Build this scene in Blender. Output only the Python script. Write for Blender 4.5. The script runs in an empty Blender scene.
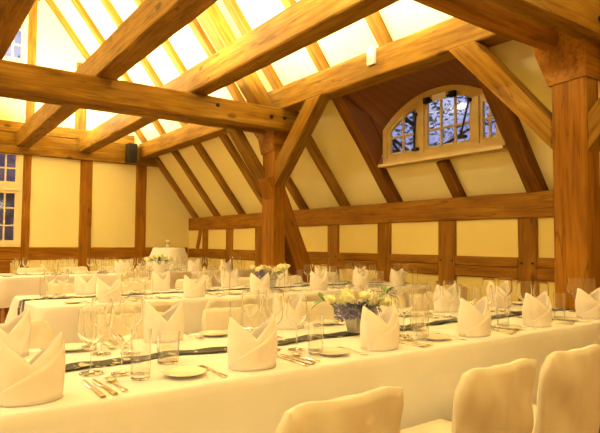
import bpy, bmesh, math, random
from mathutils import Vector, Matrix, noise
random.seed(7)
R = math.radians
sc = bpy.context.scene
C = sc.collection
EYE = 1.23
def Z(z): return z + EYE
ORD = ['first', 'second', 'third', 'fourth', 'fifth', 'sixth', 'seventh', 'eighth', 'ninth', 'tenth', 'eleventh', 'twelfth', 'thirteenth', 'fourteenth']

# ------------------------------------------------------------------ materials
def new_mat(name):
    m = bpy.data.materials.new(name); m.use_nodes = True
    nt = m.node_tree
    return m, nt, nt.nodes['Principled BSDF'], nt.nodes['Material Output']
def N(nt, t, **kw):
    n = nt.nodes.new(t)
    for k, v in kw.items():
        if k in n.inputs: n.inputs[k].default_value = v
        else: setattr(n, k, v)
    return n
def ramp(nt, fac, stops):
    r = nt.nodes.new('ShaderNodeValToRGB')
    e = r.color_ramp.elements
    while len(e) < len(stops): e.new(.5)
    for k, (p, c) in enumerate(stops):
        e[k].position = p; e[k].color = (*c, 1) if len(c) == 3 else c
    nt.links.new(fac, r.inputs[0]); return r
def mixc(nt, fac, a, b, mode='MIX'):
    m = nt.nodes.new('ShaderNodeMix'); m.data_type = 'RGBA'; m.blend_type = mode
    for s, v in ((m.inputs[0], fac), (m.inputs[6], a), (m.inputs[7], b)):
        if hasattr(v, 'is_linked') or hasattr(v, 'links'): nt.links.new(v, s)
        else: s.default_value = v if not isinstance(v, tuple) else ((*v, 1) if len(v) == 3 else v)
    return m.outputs[2]
def wood(name, dark, mid, light, rough=.6):
    m, nt, p, o = new_mat(name)
    tc = N(nt, 'ShaderNodeTexCoord'); oi = N(nt, 'ShaderNodeObjectInfo')
    add = N(nt, 'ShaderNodeVectorMath', operation='MULTIPLY_ADD')
    nt.links.new(oi.outputs['Random'], add.inputs[0]); add.inputs[1].default_value = (37, 17, 11)
    nt.links.new(tc.outputs['Object'], add.inputs[2])
    mp = N(nt, 'ShaderNodeMapping'); mp.inputs['Scale'].default_value = (1.1, 14, 14)
    nt.links.new(add.outputs[0], mp.inputs[0])
    g = N(nt, 'ShaderNodeTexNoise', Scale=1.6, Detail=6.0, Roughness=.6, Distortion=.6); nt.links.new(mp.outputs[0], g.inputs['Vector'])
    col = ramp(nt, g.outputs[0], [(.25, dark), (.48, mid), (.72, light)])
    mp2 = N(nt, 'ShaderNodeMapping'); mp2.inputs['Scale'].default_value = (1.3, 4, 4); nt.links.new(add.outputs[0], mp2.inputs[0])
    b = N(nt, 'ShaderNodeTexNoise', Scale=1.2, Detail=3.0); nt.links.new(mp2.outputs[0], b.inputs['Vector'])
    br = ramp(nt, b.outputs[0], [(.3, (.72, .66, .6)), (.6, (1.08, 1.06, 1.02))])
    c = mixc(nt, .8, col.outputs[0], br.outputs[0], 'MULTIPLY')
    # drying cracks that run along the timber
    mp3 = N(nt, 'ShaderNodeMapping'); mp3.inputs['Scale'].default_value = (.35, 7, 7); nt.links.new(add.outputs[0], mp3.inputs[0])
    k = N(nt, 'ShaderNodeTexNoise', Scale=1.3, Detail=2.0, Distortion=.3); nt.links.new(mp3.outputs[0], k.inputs['Vector'])
    kr = ramp(nt, k.outputs[0], [(.49, (0, 0, 0)), (.5, (1, 1, 1)), (.51, (0, 0, 0))])
    kk = N(nt, 'ShaderNodeMath', operation='MULTIPLY'); kk.inputs[1].default_value = .55; nt.links.new(kr.outputs[0], kk.inputs[0])
    c = mixc(nt, kk.outputs[0], c, tuple(x * .35 for x in dark))
    # knots
    mp4 = N(nt, 'ShaderNodeMapping'); mp4.inputs['Scale'].default_value = (1.5, 3.2, 3.2); nt.links.new(add.outputs[0], mp4.inputs[0])
    v = N(nt, 'ShaderNodeTexVoronoi', Scale=1.0); nt.links.new(mp4.outputs[0], v.inputs['Vector'])
    vr = ramp(nt, v.outputs['Distance'], [(.07, (.75, .75, .75)), (.13, (0, 0, 0))])
    c = mixc(nt, vr.outputs[0], c, tuple(x * .5 for x in dark))
    nt.links.new(c, p.inputs['Base Color'])
    p.inputs['Roughness'].default_value = rough; p.inputs['Specular IOR Level'].default_value = .12
    bp = N(nt, 'ShaderNodeBump', Strength=.25, Distance=.01); nt.links.new(g.outputs[0], bp.inputs['Height']); nt.links.new(bp.outputs[0], p.inputs['Normal'])
    return m
def plain(name, col, rough=.6, var=.06, scale=6, bump=.0, metal=0, bscale=40, sheen=0):
    m, nt, p, o = new_mat(name)
    tc = N(nt, 'ShaderNodeTexCoord')
    n = N(nt, 'ShaderNodeTexNoise', Scale=float(scale), Detail=4.0); nt.links.new(tc.outputs['Object'], n.inputs['Vector'])
    r = ramp(nt, n.outputs[0], [(.3, tuple(x * (1 - var) for x in col)), (.7, tuple(min(1, x * (1 + var)) for x in col))])
    nt.links.new(r.outputs[0], p.inputs['Base Color'])
    p.inputs['Roughness'].default_value = rough; p.inputs['Metallic'].default_value = metal
    if rough > .75: p.inputs['Specular IOR Level'].default_value = .1
    if sheen: p.inputs['Sheen Weight'].default_value = sheen
    if bump:
        n2 = N(nt, 'ShaderNodeTexNoise', Scale=float(bscale), Detail=3.0); nt.links.new(tc.outputs['Object'], n2.inputs['Vector'])
        b = N(nt, 'ShaderNodeBump', Strength=bump, Distance=.01); nt.links.new(n2.outputs[0], b.inputs['Height']); nt.links.new(b.outputs[0], p.inputs['Normal'])
    return m
M = {}
M['timber'] = wood('honey_timber', (.165, .070, .005), (.295, .148, .013), (.40, .225, .03))
M['post'] = wood('orange_timber', (.18, .066, .0035), (.31, .124, .007), (.40, .18, .014))
M['dark'] = wood('brown_timber', (.19, .074, .006), (.32, .14, .010), (.41, .20, .018))
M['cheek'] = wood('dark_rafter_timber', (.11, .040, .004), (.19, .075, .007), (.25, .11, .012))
M['rafter'] = wood('rafter_timber', (.17, .075, .006), (.30, .145, .013), (.39, .21, .025))
M['plaster'] = plain('cream_plaster', (.86, .70, .27), .85, .03, 1.5, .1)
M['gable'] = plain('pale_cream_plaster', (.88, .77, .37), .85, .03, 1.5, .1)
M['roofwhite'] = plain('roof_plaster', (.88, .76, .31), .85, .03, 1.2, .08)
M['cloth'] = plain('table_linen', (.85, .81, .83), .8, .03, 4, .08, bscale=25, sheen=.2)
M['chaircloth'] = plain('slipcover_cotton', (.77, .68, .57), .85, .04, 5, .15, bscale=18, sheen=.2)
M['napkin'] = plain('napkin_linen', (.90, .82, .80), .8, .02, 6, .05, bscale=60)
M['china'] = plain('white_china', (.88, .83, .72), .18, .01, 3)
M['silver'] = plain('silver_steel', (.66, .58, .44), .25, .05, 20, metal=1)
M['iron'] = plain('black_iron', (.03, .025, .02), .5, .2, 30, metal=.6)
M['speaker'] = plain('black_plastic', (.012, .014, .012), .5, .1, 30)
M['winframe'] = plain('cream_paint', (.80, .66, .36), .45, .04, 8)
M['winframe2'] = plain('ochre_paint', (.56, .39, .11), .45, .08, 8)
M['whitebox'] = plain('white_plastic', (.88, .82, .66), .4, .02, 8)
M['zinc'] = plain('zinc_sheet', (.50, .48, .44), .42, .15, 12, metal=.7)
M['rose'] = plain('cream_rose', (.93, .88, .56), .6, .06, 30)
M['lilac'] = plain('lilac_bloom', (.22, .19, .40), .7, .3, 40)
M['leaf'] = plain('green_leaf', (.10, .22, .04), .5, .3, 12)
M['stem'] = plain('leaf_stem', (.16, .20, .05), .6, .2, 12)
M['bark'] = plain('tree_bark', (.10, .07, .05), .9, .3, 12)
M['foliage'] = plain('tree_foliage', (.16, .19, .17), .7, .3, 6)
M['barn'] = plain('barn_boards', (.55, .38, .33), .9, .4, 3)
M['barnroof'] = plain('barn_tiles', (.32, .2, .2), .9, .3, 5)
M['grass'] = plain('lawn', (.05, .09, .03), .9, .3, 6)

def floor_mat():
    m, nt, p, o = new_mat('floor_boards')
    tc = N(nt, 'ShaderNodeTexCoord')
    mp = N(nt, 'ShaderNodeMapping'); mp.inputs['Scale'].default_value = (1, 1, 1); nt.links.new(tc.outputs['Object'], mp.inputs[0])
    b = N(nt, 'ShaderNodeTexBrick', Scale=1.0)
    b.inputs['Color1'].default_value = (.24, .10, .03, 1); b.inputs['Color2'].default_value = (.32, .14, .045, 1); b.inputs['Mortar'].default_value = (.05, .02, .01, 1)
    b.inputs['Mortar Size'].default_value = .004; b.inputs['Brick Width'].default_value = 1.8; b.inputs['Row Height'].default_value = .14
    nt.links.new(mp.outputs[0], b.inputs['Vector']); nt.links.new(b.outputs[0], p.inputs['Base Color']); p.inputs['Roughness'].default_value = .35
    return m
M['floor'] = floor_mat()
def boards_mat():
    m, nt, p, o = new_mat('dormer_boards')
    tc = N(nt, 'ShaderNodeTexCoord')
    w = N(nt, 'ShaderNodeTexWave', Scale=2.2, Distortion=.15, Detail=1.0); w.wave_type = 'BANDS'; w.bands_direction = 'Y'; w.wave_profile = 'SAW'
    nt.links.new(tc.outputs['Object'], w.inputs['Vector'])
    r = ramp(nt, w.outputs[0], [(0, (.035, .012, .004)), (.06, (.16, .055, .013)), (1, (.20, .07, .016))])
    nt.links.new(r.outputs[0], p.inputs['Base Color']); p.inputs['Roughness'].default_value = .5
    return m
M['boards'] = boards_mat()
def glass_mat(name, tint=(1, 1, 1), lo=.06, hi=.85, haze=0):
    m, nt, p, o = new_mat(name)
    nt.nodes.remove(p)
    t = N(nt, 'ShaderNodeBsdfTransparent'); t.inputs[0].default_value = (*tint, 1)
    g = N(nt, 'ShaderNodeBsdfGlossy'); g.inputs['Roughness'].default_value = .06; g.inputs[0].default_value = (1, .98, .94, 1)
    lw = N(nt, 'ShaderNodeLayerWeight', Blend=.5)
    pw = N(nt, 'ShaderNodeMath', operation='POWER'); pw.inputs[1].default_value = 2.2; nt.links.new(lw.outputs['Facing'], pw.inputs[0])
    mr = N(nt, 'ShaderNodeMapRange'); mr.inputs['To Min'].default_value = lo; mr.inputs['To Max'].default_value = hi
    nt.links.new(pw.outputs[0], mr.inputs[0])
    mx = N(nt, 'ShaderNodeMixShader'); nt.links.new(mr.outputs[0], mx.inputs[0]); nt.links.new(t.outputs[0], mx.inputs[1]); nt.links.new(g.outputs[0], mx.inputs[2])
    out = mx
    if haze:
        d = N(nt, 'ShaderNodeBsdfDiffuse'); d.inputs[0].default_value = (.95, .93, .88, 1)
        out = N(nt, 'ShaderNodeMixShader'); out.inputs[0].default_value = haze
        nt.links.new(mx.outputs[0], out.inputs[1]); nt.links.new(d.outputs[0], out.inputs[2])
    nt.links.new(out.outputs[0], o.inputs[0])
    return m
def clear_glass(name, col):
    m, nt, p, o = new_mat(name)
    p.inputs['Base Color'].default_value = (*col, 1); p.inputs['Roughness'].default_value = 0.0
    p.inputs['Transmission Weight'].default_value = 1.0; p.inputs['IOR'].default_value = 1.45
    return m
M['glass'] = clear_glass('drinking_glass', (.99, .99, .98))
M['pane'] = glass_mat('window_glass', (.95, .96, .98), .02, .4)
M['water'] = glass_mat('water', (.95, .95, .93), .04, .4)
def runner_mat():
    m, nt, p, o = new_mat('runner_ribbon')
    tc = N(nt, 'ShaderNodeTexCoord')
    mp = N(nt, 'ShaderNodeMapping'); mp.inputs['Scale'].default_value = (1, .55, 1); nt.links.new(tc.outputs['Object'], mp.inputs[0])
    n = N(nt, 'ShaderNodeTexNoise', Scale=27.0, Detail=2.0, Distortion=.5); nt.links.new(mp.outputs[0], n.inputs['Vector'])
    r = ramp(nt, n.outputs[0], [(.56, (.008, .008, .013)), (.60, (.03, .028, .035)), (.63, (.62, .55, .42))])
    nt.links.new(r.outputs[0], p.inputs['Base Color']); p.inputs['Roughness'].default_value = .45
    return m
M['runner'] = runner_mat()

# ------------------------------------------------------------------ mesh helpers
class MB:
    def __init__(s): s.v = []; s.f = []
    def add(s, vs, fs):
        o = len(s.v); s.v += [tuple(v) for v in vs]; s.f += [tuple(i + o for i in f) for f in fs]; return s
    def box(s, a, b):
        x0, y0, z0 = a; x1, y1, z1 = b
        return s.add([(x0, y0, z0), (x1, y0, z0), (x1, y1, z0), (x0, y1, z0), (x0, y0, z1), (x1, y0, z1), (x1, y1, z1), (x0, y1, z1)],
                     [(3, 2, 1, 0), (4, 5, 6, 7), (0, 1, 5, 4), (1, 2, 6, 5), (2, 3, 7, 6), (3, 0, 4, 7)])
    def lathe(s, prof, n=20, c=(0, 0, 0)):
        rings = []; vs = []; fs = []
        for r, z in prof:
            if r < 1e-5: rings.append([len(vs)]); vs.append((c[0], c[1], c[2] + z))
            else:
                rings.append(list(range(len(vs), len(vs) + n)))
                vs += [(c[0] + r * math.cos(2 * math.pi * k / n), c[1] + r * math.sin(2 * math.pi * k / n), c[2] + z) for k in range(n)]
        for a, b in zip(rings, rings[1:]):
            for k in range(n):
                k2 = (k + 1) % n
                if len(a) == 1 and len(b) == 1: continue
                if len(a) == 1: fs.append((a[0], b[k2], b[k]))
                elif len(b) == 1: fs.append((a[k], a[k2], b[0]))
                else: fs.append((a[k], a[k2], b[k2], b[k]))
        return s.add(vs, fs)
    def tube(s, pts, rad, n=6):
        pts = [Vector(p) for p in pts]; vs = []; fs = []
        rad = rad if isinstance(rad, list) else [rad] * len(pts)
        for i, p in enumerate(pts):
            d = (pts[min(i + 1, len(pts) - 1)] - pts[max(i - 1, 0)]).normalized()
            u = d.cross(Vector((0, 0, 1)))
            if u.length < .01: u = d.cross(Vector((0, 1, 0)))
            u.normalize(); w = d.cross(u)
            vs += [p + (u * math.cos(2 * math.pi * k / n) + w * math.sin(2 * math.pi * k / n)) * rad[i] for k in range(n)]
        for i in range(len(pts) - 1):
            for k in range(n):
                fs.append((i * n + k, i * n + (k + 1) % n, (i + 1) * n + (k + 1) % n, (i + 1) * n + k))
        fs.append(tuple(range(n))[::-1]); fs.append(tuple(range((len(pts) - 1) * n, len(pts) * n)))
        return s.add(vs, fs)
    def grid(s, fn, nu, nv):
        vs = [fn(i / nu, j / nv) for i in range(nu + 1) for j in range(nv + 1)]
        fs = [(i * (nv + 1) + j, (i + 1) * (nv + 1) + j, (i + 1) * (nv + 1) + j + 1, i * (nv + 1) + j + 1) for i in range(nu) for j in range(nv)]
        return s.add(vs, fs)
    def build(s, name, mat, parent=None, loc=None, smooth=False, solid=0, sub=0, fix=True):
        me = bpy.data.meshes.new(name); me.from_pydata(s.v, [], s.f); me.update()
        if fix:
            bm = bmesh.new(); bm.from_mesh(me); bmesh.ops.recalc_face_normals(bm, faces=bm.faces); bm.to_mesh(me); bm.free()
        me.materials.append(mat)
        if smooth: me.polygons.foreach_set('use_smooth', [True] * len(me.polygons))
        o = bpy.data.objects.new(name, me); C.objects.link(o)
        if parent: o.parent = parent
        if loc: o.location = loc
        if solid:
            m = o.modifiers.new('thick', 'SOLIDIFY'); m.thickness = solid; m.offset = 0
        if sub:
            m = o.modifiers.new('sub', 'SUBSURF'); m.levels = sub; m.render_levels = sub
        return o
def tag(o, label=None, cat=None, group=None, kind=None):
    if label: o['label'] = label
    if cat: o['category'] = cat
    if group: o['group'] = group
    if kind: o['kind'] = kind
    return o
def empty(name, loc=(0, 0, 0), rz=0):
    o = bpy.data.objects.new(name, None); o.empty_display_size = .1; C.objects.link(o); o.location = loc; o.rotation_euler = (0, 0, rz); return o
def kids(o): return [x for x in C.objects if x.parent == o]
KIDS = {}
def copy_tree(o, parent=None):
    c = o.copy(); C.objects.link(c)
    if parent: c.parent = parent
    for ch in KIDS.setdefault(o.name, kids(o)): copy_tree(ch, c)
    return c

# timber: chamfered, slightly irregular bar with its long axis on local X
def beam(name, p0, p1, w, h, mat, up=(0, 0, 1), label=None, cat=None, group=None, parent=None, wob=.004, sec=None):
    p0 = Vector(p0); p1 = Vector(p1); L = (p1 - p0).length
    x = (p1 - p0).normalized(); u = Vector(up); y = u.cross(x).normalized(); z = x.cross(y)
    c = min(.014, w * .12, h * .12); n = max(2, int(L / .35))
    sec = sec or [(-w / 2 + c, -h / 2), (w / 2 - c, -h / 2), (w / 2, -h / 2 + c), (w / 2, h / 2 - c), (w / 2 - c, h / 2), (-w / 2 + c, h / 2), (-w / 2, h / 2 - c), (-w / 2, -h / 2 + c)]
    rnd = random.Random(int(abs(p0.x * 131 + p0.y * 71 + p0.z * 37) * 100) + len(C.objects))
    m = MB(); vs = []; fs = []
    for i in range(n + 1):
        dx = L * i / n
        k = 1
        e = wob if 0 < i < n else 0
        oy = rnd.uniform(-e, e)
        oz = rnd.uniform(-e, e)
        for (a, b) in sec: vs.append((dx, a * k + oy + rnd.uniform(-e, e) * .4, b * k + oz + rnd.uniform(-e, e) * .4))
    q = len(sec)
    for i in range(n):
        for k in range(q): fs.append((i * q + k, i * q + (k + 1) % q, (i + 1) * q + (k + 1) % q, (i + 1) * q + k))
    fs.append(tuple(range(q))[::-1]); fs.append(tuple(range(n * q, n * q + q)))
    m.add(vs, fs)
    o = m.build(name, mat)
    mw = Matrix((x, y, z)).transposed().to_4x4(); mw.translation = p0
    o.matrix_world = mw
    tag(o, label, cat, group)
    return o
def plug(parent, wpos, axis, r=.014, ln=.012):
    """a dark bolt head set on a timber face"""
    b = MB().lathe([(0, 0), (r, 0), (r, ln), (r * .6, ln * 1.3), (0, ln * 1.3)], 8)
    o = b.build('bolt', M['iron'])
    q = Vector((0, 0, 1)).rotation_difference(Vector(axis))
    mw = q.to_matrix().to_4x4(); mw.translation = Vector(wpos)
    o.parent = parent; bpy.context.view_layer.update()
    o.matrix_parent_inverse = Matrix.Identity(4)
    o.matrix_basis = parent.matrix_basis.inverted() @ mw
    return o

# ------------------------------------------------------------------ the room
XW, YG, XL, YB = 5.5, 12.13, -4.5, -3.0
RX = .5                                   # ridge
def zr(x):                                # underside of the rafters
    return Z(.60 + 1.3 * (XW - x)) if x > RX else Z(.60 + 1.3 * (x - XL))
PN = .165                                 # plaster lies this far above it
MB().box((XL - .3, YB - .1, -.1), (XW + .3, YG + .1, 0)).build('floor', M['floor'])
tag(bpy.data.objects['floor'], kind='structure')

DY0, DY1, DXW = 3.40, 5.36, 5.16          # dormer opening
DZS, DZT = Z(1.04), Z(1.88)
# right roof slope with the dormer opening left out
m = MB()
def rp(x, y): return (x, y, zr(x) + PN)
xs_in = XW - (DZT - Z(.6)) / 1.3
for (y0, y1, hole) in ((YB - .1, DY0, 0), (DY0, DY1, 1), (DY1, YG + .1, 0)):
    spans = [(RX, XW + .25)] if not hole else [(RX, xs_in + .06), (DXW + .02, XW + .25)]
    for a, b in spans:
        m.add([rp(a, y0) if a > RX else (RX, y0, zr(RX + 1e-6) + PN), rp(b, y0), rp(b, y1), rp(a, y1) if a > RX else (RX, y1, zr(RX + 1e-6) + PN)], [(0, 1, 2, 3)])
tag(m.build('ceiling_right', M['roofwhite'], solid=.03), kind='structure')
m = MB(); m.add([(RX, YB - .1, zr(RX) + PN), (XL - .25, YB - .1, zr(XL - .25) + PN), (XL - .25, YG + .1, zr(XL - .25) + PN), (RX, YG + .1, zr(RX) + PN)], [(0, 1, 2, 3)])
tag(m.build('ceiling_left', M['roofwhite'], solid=.03), kind='structure')
# walls
tag(MB().box((XW + .03, YB - .1, 0), (XW + .25, YG + .1, Z(.56))).build('wall_right', M['plaster']), kind='structure')
tag(MB().box((XL - .25, YB - .1, 0), (XL, YG + .1, Z(.74))).build('wall_left', M['gable']), kind='structure')
def gable(name, y, d, mat, holes):
    xb = sorted(set([XL - .2, XW + .2, RX] + [h[0] for h in holes] + [h[1] for h in holes])); mm = MB()
    top = lambda x: zr(x) + PN + .02
    for a, b in zip(xb, xb[1:]):
        hs = sorted([h for h in holes if h[0] <= a + 1e-6 and h[1] >= b - 1e-6], key=lambda h: h[2])
        z = 0.0
        for h in hs:
            mm.add([(a, y, z), (b, y, z), (b, y, h[2]), (a, y, h[2])], [(0, 1, 2, 3)]); z = h[3]
        mm.add([(a, y, z), (b, y, z), (b, y, top(b)), (a, y, top(a))], [(0, 1, 2, 3)])
    # reveals of the openings
    for h in holes:
        a, b, z0, z1 = h
        mm.add([(a, y, z0), (b, y, z0), (b, y, z1), (a, y, z1), (a, y + d, z0), (b, y + d, z0), (b, y + d, z1), (a, y + d, z1)], [(0, 1, 5, 4), (1, 2, 6, 5), (2, 3, 7, 6), (3, 0, 4, 7)])
    o = mm.build(name, mat, fix=False); return tag(o, kind='structure')
W1 = (.30, 1.93, Z(-.10), Z(1.84)); W2 = (.98, 1.92, Z(3.58), Z(4.62))
gable('wall_gable', YG + .03, .2, M['gable'], [W1, W2])
gable('wall_back', YB, -.2, M['gable'], [])

# windows: a frame, muntins and panes standing in a vertical plane
def casement(name, x0, x1, z0, z1, y, cols, trans, rows, t=.085, e=.07):
    root = empty(name, ((x0 + x1) / 2, y, z0)); tag(root, kind='structure')
    ox, oz = (x0 + x1) / 2, z0
    def bx(a, b, c, d, ya, yb): return ((a - ox, ya, c - oz), (b - ox, yb, d - oz))
    f = MB()
    f.box(*bx(x0, x0 + t, z0, z1, -.05, .06)); f.box(*bx(x1 - t, x1, z0, z1, -.05, .06))
    f.box(*bx(x0, x1, z1 - t, z1, -.052, .06)); f.box(*bx(x0, x1, z0, z0 + t, -.052, .06))
    if trans: f.box(*bx(x0, x1, trans - .06, trans + .06, -.06, .06))
    f.build('window_frame', M['winframe'], root)
    mid = (x0 + x1) / 2
    s = MB()
    s.box(*bx(mid - .05, mid + .05, z0 + t, z1 - t, -.045, .05))
    s.build('mullion', M['winframe'], root)
    bands = [(z0 + t, trans - .06, rows[0]), (trans + .06, z1 - t, rows[1])] if trans else [(z0 + t, z1 - t, rows[0])]
    for (a, b) in ((x0 + t, mid - .05), (mid + .05, x1 - t)):
        for (za, zb, nr) in bands:
            q = MB()
            q.box(*bx(a, a + e, za, zb, -.03, .03)); q.box(*bx(b - e, b, za, zb, -.03, .03)); q.box(*bx(a, b, za, za + e, -.031, .03)); q.box(*bx(a, b, zb - e, zb, -.031, .03))
            for k in range(1, nr):
                zz = za + (zb - za) * k / nr; q.box(*bx(a, b, zz - .014, zz + .014, -.02, .02))
            for k in range(1, cols):
                xx = a + (b - a) * k / cols; q.box(*bx(xx - .014, xx + .014, za, zb, -.021, .02))
            sash = q.build('sash', M['winframe'], root)
            MB().box(*bx(a + .01, b - .01, za + .01, zb - .01, -.003, .003)).build('pane', M['pane'], sash)
    return root
casement('window_1', *W1[:2], W1[2], W1[3], YG + .05, 3, Z(1.07), (3, 2), .07, .055)
casement('window_2', *W2[:2], W2[2], W2[3], YG + .05, 2, None, (3,), .05, .035)

# dormer: arched window, board ceiling and cheeks
AY, AR, AZT = 4.34, 1.304, Z(1.87)
def arch(y, r=AR): return AZT - AR + math.sqrt(max(r * r - (y - AY) ** 2, 0))
ya, yb = 3.43, 5.25
def boards():
    mm = MB(); n = 24; inner = xs_in + .02
    def fn(u, v):
        y = ya + (yb - ya) * u; z0 = arch(y) - .005
        yy = DY0 + (DY1 - DY0) * u
        return (DXW + .06 + (inner - DXW - .06) * v, y + (yy - y) * v, z0 + (DZT + .06 - z0) * v)
    mm.grid(fn, n, 6)
    for (y, yy) in ((ya, DY0), (yb, DY1)):
        z1 = arch(y)
        mm.add([(DXW + .06, y, DZS - .02), (DXW + .06, y, z1 + .01), (inner, yy, DZT + .08), (inner - .05, yy, DZT + .02), (DXW - .02, yy, DZS - .02)], [(0, 1, 2, 3, 4)])
    return mm.build('ceiling_dormer', M['boards'], solid=.012)
tag(boards(), kind='structure')
def dormer_window():
    root = empty('window_3', (DXW, AY, DZS)); tag(root, kind='structure')
    L = lambda x, y, z: (x - DXW, y - AY, z - DZS)
    # outer frame: band between the arch and a smaller arch
    t = .075; mm = MB(); n = 28
    outer = [(ya, DZS)] + [(ya + (yb - ya) * k / n, arch(ya + (yb - ya) * k / n)) for k in range(n + 1)] + [(yb, DZS)]
    a2, b2 = ya + t, yb - t; R2 = AR - t
    inner = [(a2, DZS + t)] + [(a2 + (b2 - a2) * k / n, AZT - AR + math.sqrt(R2 * R2 - (a2 + (b2 - a2) * k / n - AY) ** 2)) for k in range(n + 1)] + [(b2, DZS + t)]
    def ring(o_, i_, xa, xb):
        k = len(o_); vs = []
        for xx in (xa, xb):
            vs += [L(xx, y, z) for y, z in o_] + [L(xx, y, z) for y, z in i_]
        fs = []
        for q in range(k):
            r = (q + 1) % k
            fs += [(q, r, k + r, k + q), (2 * k + q, 2 * k + r, 3 * k + r, 3 * k + q), (q, r, 2 * k + r, 2 * k + q), (k + q, k + r, 3 * k + r, 3 * k + q)]
        mm.add(vs, fs)
    ring(outer, inner, DXW - .03, DXW + .07)
    mm.build('window_frame', M['winframe2'], root)
    MB().box(L(DXW - .10, ya - .02, DZS - .035), L(DXW + .07, yb + .02, DZS)).build('sill', M['winframe2'], root)
    top = lambda y: AZT - AR + math.sqrt(R2 * R2 - (y - AY) ** 2)
    bars = [(3.80, .045), (4.60, .05)]
    for yc, w in bars:
        MB().box(L(DXW - .028, yc - w, DZS + t), L(DXW + .05, yc + w, top(yc) + .01)).build('mullion', M['winframe2'], root)
    lights = [(a2, 3.755, 2), (3.845, 4.55, 3), (4.65, b2, 2)]
    for li, (p, q, cols) in enumerate(lights):
        s = MB(); e = .042; k = 14
        o_ = [(p, DZS + t)] + [(p + (q - p) * i / k, top(p + (q - p) * i / k)) for i in range(k + 1)] + [(q, DZS + t)]
        f2 = lambda y: top(y) - e * 1.05
        i_ = [(p + e, DZS + t + e)] + [(p + e + (q - p - 2 * e) * i / k, f2(p + e + (q - p - 2 * e) * i / k)) for i in range(k + 1)] + [(q - e, DZS + t + e)]
        kk = len(o_); vs = []; fs = []
        for xx in (DXW - .012, DXW + .03): vs += [L(xx, y, z) for y, z in o_] + [L(xx, y, z) for y, z in i_]
        for a in range(kk):
            b = (a + 1) % kk
            fs += [(a, b, kk + b, kk + a), (2 * kk + a, 2 * kk + b, 3 * kk + b, 3 * kk + a), (a, b, 2 * kk + b, 2 * kk + a), (kk + a, kk + b, 3 * kk + b, 3 * kk + a)]
        s.add(vs, fs)
        zm = DZS + t + e + .22
        s.box(L(DXW - .006, p + e, zm - .012), L(DXW + .02, q - e, zm + .012))
        for c in range(1, cols):
            y = p + e + (q - p - 2 * e) * c / cols
            s.box(L(DXW - .007, y - .012, DZS + t + e), L(DXW + .02, y + .012, f2(y)))
        so = s.build('sash', M['winframe2'], root)
        g = MB(); gv = [L(DXW + .008, y, z) for y, z in i_]
        g.add(gv, [tuple(range(len(gv)))])
        g.build('pane', M['pane'], so, solid=.004)
    for y0, y1, za, zb in ((4.66, 4.68, 1.60, 1.17), (3.87, 3.98, 1.62, 1.22)):
        s = MB(); s.tube([L(DXW - .045, y0, Z(za)), L(DXW - .055, y1, Z(zb))], .011)
        s.box(L(DXW - .07, y1 - .06, Z(zb) - .02), L(DXW - .012, y1 + .03, Z(zb) + .015))
        s.box(L(DXW - .06, y0 - .015, Z(za) - .015), L(DXW - .012, y0 + .015, Z(za) + .02))
        s.build('stay_bar', M['iron'], root)
    s = MB(); s.box(L(DXW - .06, 4.05, Z(1.72)), L(DXW - .03, 4.52, Z(1.735)))
    s.box(L(DXW - .07, 4.44, Z(1.70)), L(DXW - .03, 4.52, Z(1.77))); s.box(L(DXW - .07, 4.05, Z(1.70)), L(DXW - .03, 4.13, Z(1.77)))
    s.build('latch', M['iron'], root)
    MB().box(L(DXW - .065, 4.18, Z(1.71)), L(DXW - .03, 4.38, Z(1.78))).build('latch_cover', M['whitebox'], root)
dormer_window()

# ------------------------------------------------------------------ timber frame
def post(name, x0, x1, y0, y1, z0, z1, mat, label, cat='post', group=None):
    return beam(name, ((x0 + x1) / 2, (y0 + y1) / 2, z0), ((x0 + x1) / 2, (y0 + y1) / 2, z1), y1 - y0, x1 - x0, mat, (1, 0, 0), label, cat, group)
PX0, PX1 = 4.22, 4.43
P1 = (6.49, 6.80); P2 = (2.12, 2.40)
JB, JT = Z(1.88), Z(2.20)
def jowl_post(Y, label):
    """main post with a flared head"""
    o = post('main_post', PX0, PX1, Y[0], Y[1], 0, JB - .001, M['post'], label)
    return o
post_far = jowl_post(P1, 'thick orange timber post rising behind the flower bucket of the middle table')
post_near = jowl_post(P2, 'thick timber post at the right end of the front table')
# flared heads (jowls) on the far side of each post
for p, Y in ((post_far, P1), (post_near, P2)):
    w = .04
    mm = MB(); y0, y1 = Y
    poly = [(y0 - .012, JB - .58), (y1 + .012, JB - .60), (y1 + .13, JB - .30), (y1 + .13, JB - .002), (y0 - .012, JB - .002)]
    vs = [(PX0 - .012, a, b) for a, b in poly] + [(PX1 + .004, a, b) for a, b in poly]
    k = len(poly); mm.add(vs, [tuple(range(k)), tuple(range(k, 2 * k))[::-1]] + [(i, (i + 1) % k, k + (i + 1) % k, k + i) for i in range(k)])
    h = mm.build('post_head', M['post']); h.parent = p; h.matrix_basis = p.matrix_basis.inverted()
# joists and purlin run the length of the hall
J = [('joist', .52, .80, 'leftmost long ceiling joist, dark, crossing the top left corner'), ('joist', 1.70, 1.95, 'long ceiling joist, second from the left, resting on the tie beam'),
     ('joist', 2.82, 3.07, 'long ceiling joist between the purlin and the second joist'), ('purlin', 4.26, 4.56, 'long honey coloured purlin carried by the two main posts')]
purlin = None
for nm, a, b, lab in J:
    sk = {1.70: (-.08, .10), 2.82: (-.08, .15)}.get(a, (0, 0))
    o = beam(nm, ((a + b) / 2 + sk[0], YB + .2, (JB + JT) / 2), ((a + b) / 2 + sk[1], YG - .002, (JB + JT) / 2), b - a, JT - JB, M['timber'], (0, 0, 1), lab, 'ceiling beam', None, wob=.0035,
             sec=None if nm == 'joist' else [(.15, -.148), (.138, -.16), (-.095, -.16), (-.105, -.15), (-.105, -.11), (.115, .16), (.138, .16), (.15, .148)])
    if nm == 'purlin': purlin = o
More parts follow.
